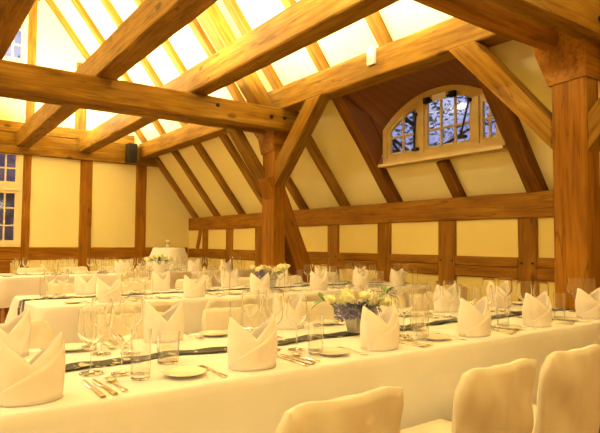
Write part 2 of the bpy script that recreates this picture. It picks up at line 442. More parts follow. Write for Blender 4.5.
# tie beams: a twin of planks clamping each post
TB, TT = Z(1.585), JB - .001
for nm, (a, b), lab in (('tie_beam', (6.35, 6.52), 'broad tie beam in front of the far post, crossing the upper left'), ('tie_beam', (6.68, 6.81), 'rear twin of the tie beam at the far post'),
                        ('tie_beam', (2.02, 2.17), 'bright tie beam bolted in front of the near post, top right corner'), ('tie_beam', (2.33, 2.46), 'dark rear twin of the tie beam at the near post')):
    o = beam(nm, (XL + .02, (a + b) / 2, (TB + TT) / 2), (4.62, (a + b) / 2, (TB + TT) / 2), b - a, TT - TB, M['timber'] if a != 2.33 else M['post'], (0, 0, 1), lab, 'tie beam', 'tie beams', wob=.005)
    if a == 6.35:
        for x, z in ((3.26, 1.78), (4.08, 1.74), (4.30, 1.75)): plug(o, (x, a, Z(z)), (0, -1, 0), .026, .014)
    if a == 2.02:
        for x, z in ((4.25, 1.72), (4.46, 1.80)): plug(o, (x, a, Z(z)), (0, -1, 0), .022, .014)
# braces
def brace_y(yp, zp, yt, lab, w=.27, h=.21, mat='timber'):
    x = (PX0 + PX1) / 2 - .015
    d = Vector((0, yt - yp, JB - zp)).normalized()
    return beam('knee_brace', Vector((x, yp, zp)), Vector((x, yt, JB)) , w, h, M[mat], (0, 0, 1), lab, 'brace', 'knee braces')
def cut_brace(yp, z_lo, z_hi, yt0, yt1, lab, mat):
    """45 degree brace with mitred ends: from the post face (yp) up to the purlin's underside"""
    x0, x1 = PX0 + .01, PX1 - .02
    poly = [(yp, z_lo), (yp, z_hi), (yt0, JB - .002), (yt1, JB - .002)]
    o = empty('x'); bpy.data.objects.remove(o)
    # local X along the brace so that the grain runs with it
    a = Vector((0, yp, (z_lo + z_hi) / 2)); b = Vector((0, (yt0 + yt1) / 2, JB)); x = (b - a).normalized(); y = Vector((1, 0, 0)); z = x.cross(y)
    mw = Matrix((x, y, z)).transposed().to_4x4(); mw.translation = a + Vector(((x0 + x1) / 2, 0, 0)); inv = mw.inverted()
    mm = MB(); c = .012
    cen = Vector((0, sum(p[0] for p in poly) / 4, sum(p[1] for p in poly) / 4))
    def rnd(xx, s): return [inv @ Vector((xx, cen.y + (p[0] - cen.y) * s, cen.z + (p[1] - cen.z) * s)) for p in poly]
    vs = rnd(x0, .97) + rnd(x0 + c, 1) + rnd(x1 - c, 1) + rnd(x1, .97)
    fs = [(0, 1, 2, 3), (15, 14, 13, 12)]
    for r in range(3):
        for k in range(4): fs.append((r * 4 + k, r * 4 + (k + 1) % 4, r * 4 + 4 + (k + 1) % 4, r * 4 + 4 + k))
    mm.add(vs, fs); o = mm.build('knee_brace', M[mat]); o.matrix_world = mw
    return tag(o, lab, 'brace', 'knee braces')
cut_brace(P1[0], Z(.80), Z(1.13), 5.76, 5.44, 'slanted brace from the far post up to the right under the purlin', 'timber')
cut_brace(P2[1], Z(.765), Z(1.0), 3.14, 3.44, 'slanted brace from the near post up to the left across the arched window', 'timber')
cut_brace(P2[0], Z(.72), Z(1.0), 1.36, 1.08, 'slanted brace on the right of the near post at the frame edge', 'timber')
# brace of the far post under its tie beam and the leaning strut behind it
beam('knee_brace', (3.76, 6.86, Z(1.64)), (4.36, 6.86, Z(.80)), .11, .22, M['timber'], (0, 1, 0), 'slanted brace behind the tie beam at the left of the far post', 'brace', 'knee braces')
beam('leaning_strut', (4.22, 6.63, Z(.95)), (5.17, 6.63, 0.002), .27, .24, M['post'], (0, 1, 0), 'leaning strut at the right of the far post, foot toward the wall', 'strut')
# principal rafters of the two trusses
def slope_beam(x0, x1, y, w, d, off, mat, name, lab, cat, group):
    """bar along the right roof slope; off = distance below the rafter plane"""
    n = Vector((-1.3, 0, -1)).normalized()
    a = Vector((x0, y, zr(x0))) + n * (off + d / 2); b = Vector((x1, y, zr(x1))) + n * (off + d / 2)
    return beam(name, a, b, w, d, mat, (0, 1, 0) if False else -n, lab, cat, group, wob=.004)
slope_beam(4.34, RX + .3, 6.58, .26, .22, .20, M['timber'], 'principal_rafter', 'broad principal rafter rising from the tie beam of the far post', 'rafter', 'principal rafters')
slope_beam(4.18, RX + .3, 2.25, .26, .22, .20, M['timber'], 'principal_rafter', 'broad principal rafter above the near post', 'rafter', 'principal rafters')
# common rafters
ry = [-1.02, .08, 1.15, 2.25, 3.33, 4.36, 5.47, 6.53, 7.6, 8.67, 9.72, 10.8, 11.87]
rn = len(ry)
for k, y in enumerate(ry):
    nth = ORD[rn - 1 - k]
    d = .11; w = .16
    if y in (3.33, 5.47):
        side = 'right' if y == 3.33 else 'left'
        slope_beam(xs_in - .12, RX + .05, y, w, d, -.11, M['rafter'], 'rafter', 'slimmer rafter above the thick one on the %s side of the arched window' % side, 'rafter', 'rafters of the right roof slope')
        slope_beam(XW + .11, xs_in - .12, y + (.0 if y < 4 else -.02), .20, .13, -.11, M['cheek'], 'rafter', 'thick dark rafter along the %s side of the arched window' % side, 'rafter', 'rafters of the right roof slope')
    elif y == 4.36:
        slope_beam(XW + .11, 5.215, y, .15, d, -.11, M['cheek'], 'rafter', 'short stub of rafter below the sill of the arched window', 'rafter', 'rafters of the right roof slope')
        slope_beam(xs_in - .02, RX + .05, y, w, d, -.11, M['rafter'], 'rafter', 'rafter above the arched window, cut off by the dormer', 'rafter', 'rafters of the right roof slope')
    else:
        lab = 'rafter on the right roof slope, %s from the gable wall' % nth
        slope_beam(XW + .11, RX + .05, y, w, d, -.11, M['rafter'], 'rafter', lab, 'rafter', 'rafters of the right roof slope')
# right wall framing
beam('wall_plate', (5.62, YB + .1, Z(.432)), (5.62, YG - .02, Z(.432)), .25, .284, M['dark'], (0, 0, 1), 'heavy horizontal wall plate above the panels of the right wall', 'wall beam', None, wob=.003)
studs = [(2.15, 2.38), (3.31, 3.54), (4.38, 4.65), (5.49, 5.75), (6.62, 6.89), (7.75, 8.0), (8.87, 9.11), (10.0, 10.28), (11.14, 11.39)]
vis = [s for s in studs if s[0] > 3]
for a, b in studs:
    if a < 3: lab = 'wall stud hidden beside the near post'
    else:
        k = len(vis) - 1 - vis.index((a, b)); lab = 'upright timber stud in the right wall, %s from the gable corner' % ORD[k]
    st = post('wall_stud', 5.5, 5.64, a, b, 0, Z(.289), M['dark'], lab, 'wall stud', 'studs of the right wall')
    if 3 < a < 7:
        for yy in (a + .05, b - .05): plug(st, (5.5, yy, Z(-.20)), (-1, 0, 0), .012, .008)
eds = [YB + .1] + [v for s in studs for v in s] + [YG - .02]
gaps = list(zip(eds[0::2], eds[1::2]))
for gi, (a, b) in enumerate(gaps):
    if b < 2.2: continue
    far = len(gaps) - 1 - gi
    nm = 'wall bay, %s from the gable corner' % ORD[far]
    if a < 6.7:
        beam('wall_rail', (5.57, a, Z(-.195)), (5.57, b, Z(-.195)), .14, .115, M['dark'], (0, 0, 1), 'upper of two wall rails in the right %s' % nm, 'wall rail', 'rails of the right wall')
        beam('wall_rail', (5.57, a, Z(-.32)), (5.57, b, Z(-.32)), .142, .13, M['dark'], (0, 0, 1), 'lower of two wall rails in the right %s' % nm, 'wall rail', 'rails of the right wall')
    else:
        beam('wall_rail', (5.57, a, Z(-.235)), (5.57, b, Z(-.235)), .14, .20, M['dark'], (0, 0, 1), 'horizontal wall rail in the right %s' % nm, 'wall rail', 'rails of the right wall')
beam('corner_brace', (5.56, 11.66, Z(-.13)), (5.56, 11.50, Z(.286)), .12, .13, M['dark'], (1, 0, 0), 'small slanted brace in the right wall beside the gable corner', 'brace')
# gable framing
YF = YG + .03
def gpost(a, b, z0, z1, lab, mat='post', y0=None): return post('gable_post', a, b, (YG if y0 is None else y0), YF + .1, z0, z1, M[mat], lab, 'post', 'posts of the gable wall')
g0, g1 = 1.95 - .03, 2.08
gpost(1.935, 2.085, 0, Z(1.728), 'gable wall post right beside the tall left window')
gpost(3.03, 3.28, 0, Z(1.728), 'gable wall post in the middle, between two cream panels')
gpost(4.23, 4.47, 0, Z(1.728), 'gable wall post below the black loudspeaker')
gpost(1.95, 2.11, Z(2.385), Z(4.925), 'upper gable post beside the small attic window', 'timber')
gpost(2.90, 3.12, Z(2.385), Z(3.80), 'short upper gable post under the roof slope', 'timber')
for a, b, lab in ((2.085, 3.03, 'gable rail between the first and second posts right of the window'), (3.28, 4.23, 'gable rail between the middle post and the loudspeaker post'), (4.47, 5.49, 'gable rail behind the small round table'), (.28, 1.935, 'gable rail below the tall left window')):
    beam('gable_rail', (a, YF + .04, Z(-.235)), (b, YF + .04, Z(-.235)), .14, .25, M['post'], (0, 0, 1), lab, 'wall rail', 'rails of the gable wall')
beam('gable_beam', (XL + .1, YF + .03, Z(1.835)), (XW - .02, YF + .03, Z(1.835)), .22, .212, M['timber'], (0, 0, 1), 'lower horizontal beam across the gable under the joist ends', 'wall beam', 'beams of the gable wall')
for a, b, lab in ((.802, 1.795, 'gable filler beam between the leftmost and second joists'), (2.052, 2.965, 'gable filler beam between the second and third joists'), (3.225, 4.258, 'gable filler beam behind the black loudspeaker')):
    beam('filler_beam', (a, YF + .04, Z(2.051)), (b, YF + .04, Z(2.051)), .14, .219, M['timber'], (0, 0, 1), lab, 'wall beam', 'filler beams of the gable')
beam('gable_beam', (XL + .6, YF + .04, Z(2.272)), (4.16, YF + .04, Z(2.272)), .16, .22, M['timber'], (0, 0, 1), 'upper horizontal beam across the gable above the joist ends', 'wall beam', 'beams of the gable wall')
beam('collar_beam', (-1.4, YF + .02, Z(5.0)), (2.16, YF + .02, Z(5.0)), .14, .14, M['timber'], (0, 0, 1), 'collar beam high in the gable at the top left', 'wall beam')

# ------------------------------------------------------------------ tables
class TableSpec: pass
def cloth_mesh(hx, hy, top, hem, seed):
    """rectangular cloth lying on a table and falling in folds; origin at the table's centre on the floor"""
    rnd = random.Random(seed); r = .02; per = []
    def side(ax, ay, bx, by, nx, ny):
        L = math.hypot(bx - ax, by - ay); n = max(6, int(L / .045))
        for k in range(n):
            t = k / n; dc = min(t, 1 - t) * L
            per.append((ax + (bx - ax) * t, ay + (by - ay) * t, nx, ny, dc))
    side(-hx, -hy, hx, -hy, 0, -1); side(hx, -hy, hx, hy, 1, 0); side(hx, hy, -hx, hy, 0, 1); side(-hx, hy, -hx, -hy, -1, 0)
    n = len(per); s = 0; ph = []
    for k in range(n):
        s += .045; ph.append(s)
    m = MB(); vs = []; fs = []
    lv = [(0, 0), (.006, -.003), (.012, -.012), (.014, -.04)] + [(None, -(.04 + (top - hem - .04) * q / 9)) for q in range(1, 10)]
    for (o, dz) in lv:
        for k, (x, y, nx, ny, dc) in enumerate(per):
            f = max(0, -dz) / (top - hem)
            cf = math.exp(-(dc / .11) ** 2)
            if o is None or o > .012:
                fold = .5 * math.sin(ph[k] * 5.1 + seed) + .35 * math.sin(ph[k] * 9.7 + 2 * seed) + .5 * noise.noise((ph[k] * 2.3, seed, 0))
                out = .014 + f * (.014 + .016 * fold) + cf * f * .10
                # at the corner both sides swing outward
                cx = cy = 0
                if cf > .05:
                    cx = math.copysign(1, x) * cf; cy = math.copysign(1, y) * cf
                    px = x + nx * out + (cx * f * .06 if nx == 0 else 0); py = y + ny * out + (cy * f * .06 if ny == 0 else 0)
                else: px, py = x + nx * out, y + ny * out
            else: px, py = x + nx * o, y + ny * o
            vs.append((px, py, top + dz + (f * .012 * math.sin(ph[k] * 3.3 + seed) if f > .9 else 0)))
    for l in range(len(lv) - 1):
        for k in range(n): fs.append((l * n + k, l * n + (k + 1) % n, (l + 1) * n + (k + 1) % n, (l + 1) * n + k))
    fs.append(tuple(range(n)))
    m.add(vs, fs); return m
TZ = .75
def runner_mesh(hx, w, drop, seed):
    m = MB(); path = []
    n = int(2 * hx / .04)
    dl = max(.02, .046)
    for q in range(6, 0, -1): path.append((-hx - dl, TZ - .02 - drop * q / 6))
    path.append((-hx - .032, TZ + .001)); path.append((-hx - .01, TZ + .006))
    for k in range(1, n): path.append((-hx + 2 * hx * k / n, TZ + .006 + .003 * math.sin(k * 1.3 + seed)))
    path.append((hx, TZ + .006))
    def wv(x): return .02 * math.sin(x * 7 + seed) + .012 * math.sin(x * 17 + seed * 2)
    vs = []; fs = []; cols = 4
    for x, z in path:
        for c in range(cols + 1):
            t = c / cols - .5
            vs.append((x, wv(x) + t * w * (1 + .12 * math.sin(x * 11 + seed)), z))
    for i in range(len(path) - 1):
        for c in range(cols): fs.append((i * (cols + 1) + c, (i + 1) * (cols + 1) + c, (i + 1) * (cols + 1) + c + 1, i * (cols + 1) + c + 1))
    return m.add(vs, fs)
ROWS = {}
def table_row(key, x0, x1, yc, hy, label, hem, drop, seed):
    cx, hx = (x0 + x1) / 2, (x1 - x0) / 2
    t = empty('banquet_table', (cx, yc, 0)); tag(t, 'long trestle table hidden under the white cloth of the %s row' % label, 'table', 'banquet tables')
    MB().box((-hx + .01, -hy + .01, .70), (hx - .01, hy - .01, TZ - .006)).build('tabletop', M['rafter'], t)
    for sx in (-1, 1):
        for sy in (-1, 1):
            a, b = sx * (hx - .12), sy * (hy - .1)
            MB().box((a - .03, b - .03, 0), (a + .03, b + .03, .70)).build('leg', M['dark'], t)
    c = cloth_mesh(hx, hy, TZ, hem, seed).build('tablecloth', M['cloth'], loc=(cx, yc, 0), smooth=True)
    tag(c, 'white linen cloth draped over the %s table' % label, 'tablecloth', 'white tablecloths')
    r = runner_mesh(hx, .10, drop, seed).build('table_runner', M['runner'], loc=(cx, yc + ROFF[key], 0), smooth=True, solid=.003)
    tag(r, 'narrow dark glittering runner along the middle of the %s table' % label, 'table runner', 'dark table runners')
    ROWS[key] = (x0, x1, yc, hy)
ROFF = {1: 0.0, 2: .06, 3: 0.0}
table_row(1, -.62, 4.06, 2.235, .49, 'front', .30, .2, 1.0)
table_row(2, .84, 5.08, 4.94, .51, 'middle', .30, .28, 2.3)
table_row(3, 1.08, 4.9, 8.85, .50, 'rearmost', .36, .28, 4.1)

# ------------------------------------------------------------------ prototypes
def proto_chair():
    root = empty('slipcovered_chair')
    W, H = .235, .82
    # back cover: rounded fabric panel from the floor to the top, leaning back a little
    m = MB(); nu, nv, d = 28, 30, .035
    def front(sgn):
        def fn(u, v):
            x = (u * 2 - 1); z = v * H
            rc = .09
            # outline: rounded upper corners with little fabric ears
            ww = (W + .006 * math.sin(v * 9 + 1)) * (.92 + .08 * abs(v - .5) / .5)
            zz = z
            ex = abs(x) * ww
            if v > .85:
                pass
            sag = -.016 * math.cos(x * 1.5) * v ** 6 + .008 * (abs(x) ** 8) * v ** 8
            px = x * ww; pz = zz + sag
            cxx, czz = ww - rc, H - rc
            if abs(px) > cxx and pz > czz:
                dx, dz = abs(px) - cxx, pz - czz; l = max(dx, dz); q = math.hypot(dx, dz)
                if q > 0: px = math.copysign(cxx + dx * l / q, px); pz = czz + dz * l / q
            edge = 1 - max(abs(x) ** 8, v ** 14)
            y = sgn * d * (.35 + .65 * edge) + (-.12 * (v - .5) if v > .5 else 0)
            y += .018 * noise.noise((px * 7 + pz * 4, pz * 5, sgn * 3)) + .011 * noise.noise((px * 17, pz * 8, 5 + sgn))
            flare = (1 - v) ** 2 * .02
            return (px * (1 + flare * 2), y - .195 + (sgn * flare * .5), pz + .004 * noise.noise((px * 12, 1, 3)))
        return fn
    f = front(-1); g = front(1)
    m.grid(f, nu, nv); o = len(m.v); m.grid(g, nu, nv)
    k = nv + 1
    rim = [i * k + 0 for i in range(0)] + [0 * k + j for j in range(k)] + [i * k + nv for i in range(1, nu + 1)] + [nu * k + j for j in range(nv - 1, -1, -1)]
    for a, b in zip(rim, rim[1:]): m.f.append((a, b, b + o, a + o))
    m.build('back_cover', M['chaircloth'], root, smooth=True)
    # seat with its skirt
    s = MB(); per = []
    hw, y0, y1 = .225, -.15, .19
    pts = []
    for (ax, ay, bx, by) in ((-hw, y0, hw, y0), (hw, y0, hw, y1), (hw, y1, -hw, y1), (-hw, y1, -hw, y0)):
        for q in range(10): pts.append((ax + (bx - ax) * q / 10, ay + (by - ay) * q / 10))
    cx, cy = 0, (y0 + y1) / 2
    def ring(z, sc_, wob, seed):
        out = []
        for q, (x, y) in enumerate(pts):
            dx, dy = x - cx, y - cy
            w = 1 + wob * math.sin(q * 1.9 + seed) * .035
            out.append((cx + dx * sc_ * w, cy + dy * sc_ * w, z))
        return out
    n = len(pts)
    rings = [ring(.01, 1.05, 1, 0), ring(.16, 1.03, .8, .2), ring(.32, 1.01, .4, .4), ring(.43, 1.0, 0, 0), ring(.462, .985, 0, 0), ring(.475, .93, 0, 0), ring(.482, .6, 0, 0), ring(.484, .05, 0, 0)]
    vs = [v for r in rings for v in r]; fs = []
    for l in range(len(rings) - 1):
        for q in range(n): fs.append((l * n + q, l * n + (q + 1) % n, (l + 1) * n + (q + 1) % n, (l + 1) * n + q))
    fs.append(tuple(range((len(rings) - 1) * n, len(rings) * n)))
    s.add(vs, fs); s.build('seat_cover', M['chaircloth'], root, smooth=True)
    return root
def proto_napkin(single=False):
    H, a, b = .195, .092, .066
    n = 40; rows = 8
    m = MB()
    def wid(t): return .97 + .09 * math.sin(t * math.pi * .9) - .05 * t
    def top(th):
        c = abs(math.cos(th)); low = .58 if math.sin(th) < 0 else .50
        return H * (low + (1 - low) * c ** .95)
    def fn(u, v):
        th = u * 2 * math.pi; z = top(th) * v; t = z / H; w = wid(t)
        pinch = 1 - .5 * max(0, (t - .5) / .5)        # front and back meet toward the peaks
        return (a * w * math.cos(th), b * w * pinch * math.sin(th), z)
    m.grid(fn, n, rows)
    f = MB()                                           # front cuff folded across
    def fl(u, v):
        th = math.pi * (1.12 + .84 * u); zt = H * (.16 + .74 * u ** 1.15); z = zt * v; t = z / H; w = wid(t) * 1.03
        pinch = 1 - .5 * max(0, (t - .5) / .5)
        return (a * w * math.cos(th), b * w * pinch * math.sin(th) - .004, z)
    f.grid(fl, 16, 6)
    o = m.build('folded_napkin', M['napkin'], smooth=True, solid=.003)
    if not single: f.build('folded_cuff', M['napkin'], o, smooth=True, solid=.004)
    return o
def glass_proto(name, prof_bowl, prof_stem, prof_foot, single):
    def bowl(m, n):
        # outer wall, rim and inner wall keep their own shading
        k = len(prof_bowl) // 2
        m.lathe(prof_bowl[:k], n); m.lathe(prof_bowl[k - 1:k + 1], n); return m.lathe(prof_bowl[k:], n)
    if single:
        return bowl(MB().lathe(prof_foot + prof_stem, 14), 14).build(name, M['glass'], smooth=True, fix=False)
    r = empty(name)
    bowl(MB(), 28).build('bowl', M['glass'], r, smooth=True, fix=False); MB().lathe(prof_stem, 10).build('stem', M['glass'], r, smooth=True, fix=False); MB().lathe(prof_foot, 24).build('foot', M['glass'], r, smooth=True, fix=False)
    return r
def wine(name, R_, H_, stem, rim, single=False):
    b = []
    hb = H_ - stem
    for q in range(11):
        t = q / 10
        r = R_ * math.sin(min(1, t / .42) * math.pi / 2) ** .75 if t < .42 else R_ + (rim - R_) * ((t - .42) / .58) ** 1.6
        b.append((max(r, .004), stem + hb * t * (1 if t > .05 else .9)))
    inner = [(max(r - .0013, 0.0), z + (.0015 if z < H_ - .001 else 0)) for r, z in reversed(b)]
    foot = [(0, 0), (R_ * .82, 0), (R_ * .82, .002), (.008, .006), (.0042, .012)]
    st = [(.0042, .012), (.0036, stem * .5), (.0045, stem)]
    return glass_proto(name, b + inner, st, foot, single)
def tumbler(name, r, h, fill=.0, base=.012):
    prof = [(0, 0), (r * .86, 0), (r * .9, .004), (r, h), (r - .002, h), (r * .86, base), (0, base)]
    o = MB().lathe(prof, 20).build(name, M['glass'], smooth=False)
    if fill: MB().lathe([(0, base + .001), (r * .85, base + .001), (r * .9, h * fill), (0, h * fill)], 20).build('water', M['water'], o)
    return o
def proto_plate():
    return MB().lathe([(0, 0), (.045, 0), (.05, .004), (.078, .013), (.080, .0145), (.077, .015), (.05, .0075), (.04, .006), (0, .006)], 32).build('side_plate', M['china'], smooth=True)
def flat_strip(prof, z=.004, t=.0025, nbend=None):
    m = MB(); vs = []
    for y, w in prof:
        zz = z + (nbend(y) if nbend else 0)
        vs += [(-w, y, zz), (w, y, zz), (w * .7, y, zz + t), (-w * .7, y, zz + t)]
    fs = [(0, 1, 2, 3)]
    for i in range(len(prof) - 1):
        for k in range(4): fs.append((i * 4 + k, i * 4 + (k + 1) % 4, i * 4 + 4 + (k + 1) % 4, i * 4 + 4 + k))
    j = (len(prof) - 1) * 4; fs.append((j + 3, j + 2, j + 1, j)); return m.add(vs, fs)
def proto_knife(L):
    r = empty('table_knife')
    flat_strip([(-L / 2, .007), (-L / 2 + .01, .009), (-L * .1, .0065), (-.005, .005)], .001, .006).build('handle', M['silver'], r)
    flat_strip([(-.005, .006), (.01, .009), (L * .3, .010), (L / 2 - .02, .008), (L / 2, .001)], .002, .0025).build('blade', M['silver'], r)
    return r
def proto_fork():
    r = empty('table_fork'); L = .2
    bend = lambda y: .006 * max(0, math.sin((y + .02) / .12 * math.pi)) if y > -.02 else 0
    flat_strip([(-.1, .007), (-.09, .010), (-.03, .005), (.02, .003), (.03, .005)], .001, .003, bend).build('handle', M['silver'], r)
    h = flat_strip([(.03, .005), (.038, .011), (.05, .0115)], .003, .0025)
    for k in (-1.5, -.5, .5, 1.5): h.box((k * .0062 - .0016, .049, .004), (k * .0062 + .0016, .1, .0065))
    h.build('tines', M['silver'], r); return r
def proto_spoon():
    r = empty('dessert_spoon')
    flat_strip([(-.095, .007), (-.085, .0095), (-.03, .005), (.03, .0035), (.042, .006)], .002, .003).build('handle', M['silver'], r)
    m = MB(); m.grid(lambda u, v: (.020 * v * math.cos(u * 2 * math.pi), .066 + .030 * v * math.sin(u * 2 * math.pi), .0015 + .007 * v * v), 16, 4)
    m.build('spoon_bowl', M['silver'], r, smooth=True, solid=.0015); return r

PROTO = dict(chair=proto_chair(), napkin=proto_napkin(), napkin_s=proto_napkin(True),
             big=wine('wine_glass', .051, .238, .098, .044), small=wine('wine_glass', .048, .236, .100, .041),
             big_s=wine('wine_glass', .051, .238, .098, .044, True), small_s=wine('wine_glass', .048, .236, .100, .041, True),
             high=tumbler('highball_glass', .036, .17, base=.016), low=tumbler('tumbler', .046, .12, .5, .010),
             plate=proto_plate(), knife=proto_knife(.255), knife2=proto_knife(.235), fork=proto_fork(), spoon=proto_spoon())
used = set()
def place(key, x, y, z, rz, label, cat, group):
    p = PROTO[key]
    if key in used: o = copy_tree(p)
    else:
        o = p; used.add(key); KIDS[p.name] = kids(p)
    o.location = (x, y, z); o.rotation_euler = (0, 0, rz)
    for k in ('label', 'category', 'group'):
        if k in o: del o[k]
    return tag(o, label, cat, group)

rg = random.Random(3)
tz = TZ + .0035
def seat(row, side, s, where, detail, low=False, nap=True):
    """one place setting: side -1 = near (faces +Y), +1 = far"""
    x0, x1, yc, hy = ROWS[row]; q = -side; rot = 0 if side < 0 else math.pi
    ye = yc + side * hy
    def P(dx, dy): return (s + dx * q, ye + dy * q)
    def j(a=.012): return rg.uniform(-a, a)
    def put(key, dx, dy, rz, lab, cat, group, z=tz, jit=.008):
        x, y = P(dx + j(jit), dy + j(jit)); return place(key, x, y, z, rot + rz, lab, cat, group)
    rn = {1: 'front', 2: 'middle', 3: 'rearmost'}[row]
    if nap: put('napkin' if detail else 'napkin_s', 0, .115 if side < 0 else .13, (rg.uniform(-.15, .15) - .18 * math.atan2(s, ye)), 'white napkin folded to two peaks, %s' % where, 'napkin', 'folded napkins on the %s table' % rn)
    g1, g2 = ('big', 'small') if detail else ('big_s', 'small_s')
    put(g1, .245, .345, 0, 'larger wine glass, %s' % where, 'wine glass', 'wine glasses on the %s table' % rn)
    put(g2, .345, .29, 0, 'smaller wine glass, %s' % where, 'wine glass', 'wine glasses on the %s table' % rn)
    put('high', .365, .175, 0, 'tall straight water glass, %s' % where, 'glass', 'tall water glasses on the %s table' % rn, jit=.004)
    put('plate', -.265, .13, 0, 'small white side plate, %s' % where, 'plate', 'side plates on the %s table' % rn, jit=.003)
    if row < 3:
        put('fork', -.155, .125, rg.uniform(-.06, .06), 'silver fork, %s' % where, 'fork', 'forks on the %s table' % rn, jit=.004)
        put('knife', .195, .13, rg.uniform(-.05, .02), 'longer silver knife, %s' % where, 'knife', 'knives on the %s table' % rn, jit=.002)
        put('knife2', .228, .128, rg.uniform(-.02, .04), 'shorter silver knife, %s' % where, 'knife', 'knives on the %s table' % rn, jit=.002)
        put('spoon', .272, .125, rg.uniform(-.04, .04), 'silver spoon, %s' % where, 'spoon', 'spoons on the %s table' % rn, jit=.002)
    if low: put('low', .55, .375, 0, 'low wide tumbler near the runner, %s' % where, 'glass', 'low tumblers on the %s table' % rn)
def chair_at(row, side, s, dy, where):
    x0, x1, yc, hy = ROWS[row]; q = -side
    y = yc + side * hy - q * dy
    place('chair', s + rg.uniform(-.01, .01), y, 0, (0 if side < 0 else math.pi) + rg.uniform(-.03, .03), 'pale slipcovered chair, %s' % where, 'chair', 'slipcovered chairs at the %s table' % {1: 'front', 2: 'middle', 3: 'rearmost'}[row])
def line(row, side, xs, detail, lows=()):
    rn = {1: 'front', 2: 'middle', 3: 'rearmost'}[row]; sd = 'near' if side < 0 else 'far'
    for k, s in enumerate(xs):
        seat(row, side, s, '%s place from the left, %s side of %s table' % (ORD[k], sd, rn), detail, k in lows, not (row == 3 and s < 2.6))
def chairs(row, side, xs, dy):
    rn = {1: 'front', 2: 'middle', 3: 'rearmost'}[row]; sd = 'near' if side < 0 else 'far'
    for k, s in enumerate(xs): chair_at(row, side, s, dy, '%s from the left, %s side of the %s table' % (ORD[k], sd, rn))
line(1, -1, [.33, 1.11, 1.79, 2.47, 3.08, 3.70], True, (0, 2))
line(1, 1, [.37, 1.06, 1.80, 2.50, 3.18, 3.78], True)
line(2, -1, [1.37, 2.12, 2.81, 3.52, 4.10, 4.66], True)
line(2, 1, [1.40, 2.12, 2.90, 3.56, 4.17, 4.80], True)
line(3, -1, [1.45, 2.10, 2.75, 3.35, 3.95, 4.55], False)
line(3, 1, [1.75, 2.40, 3.05, 3.70, 4.30], False)
chairs(1, -1, [.27, 1.01, 1.72, 2.25], .31)
chairs(1, 1, [.46, 1.12, 1.80, 2.50, 3.18, 3.72], .25)
chairs(2, -1, [1.37, 2.08, 2.76, 3.44, 4.10, 4.70], .42)
chairs(2, 1, [1.42, 2.12, 2.80, 3.55, 4.12, 4.75], .28)
chairs(3, -1, [2.75, 3.35, 3.95, 4.55], .34)
chairs(3, 1, [1.75, 2.40, 3.05, 3.70, 4.30], .30)

# ------------------------------------------------------------------ flowers
def rose_mesh(r, seed):
    m = MB(); rn = random.Random(seed)
    m.lathe([(0, -r * .7), (r * .55, -r * .55), (r * .85, -.1 * r), (r * .8, r * .45), (r * .45, r * .75), (0, r * .7)], 10)
    for k in range(9):
        a = k * 2.4; rr = r * (.55 + .06 * k); h = r * (.85 - .07 * k)
        def fn(u, v, a=a, rr=rr, h=h):
            th = a + (u - .5) * 1.7; fl = 1 + .35 * (v ** 3)
            rad = rr * (.55 + .45 * math.sin(min(1, v * 1.2) * 1.57)) * fl
            return (rad * math.cos(th), rad * math.sin(th), -r * .6 + v * (h + r * .6) * (1 - .18 * (2 * u - 1) ** 2))
        m.grid(fn, 5, 4)
    return m
def leaf_mesh(p, d, L, w, up=(0, 0, 1)):
    d = Vector(d).normalized(); s = d.cross(Vector(up)).normalized(); n = s.cross(d); p = Vector(p); m = MB()
    def fn(u, v):
        ww = w * math.sin(math.pi * min(1, .03 + u * .97)) ** .8
        return p + d * (u * L) + s * ((v - .5) * ww) + n * (-.25 * L * u * u + .15 * ww * abs(v - .5) * 2)
    return m.grid(fn, 8, 4)
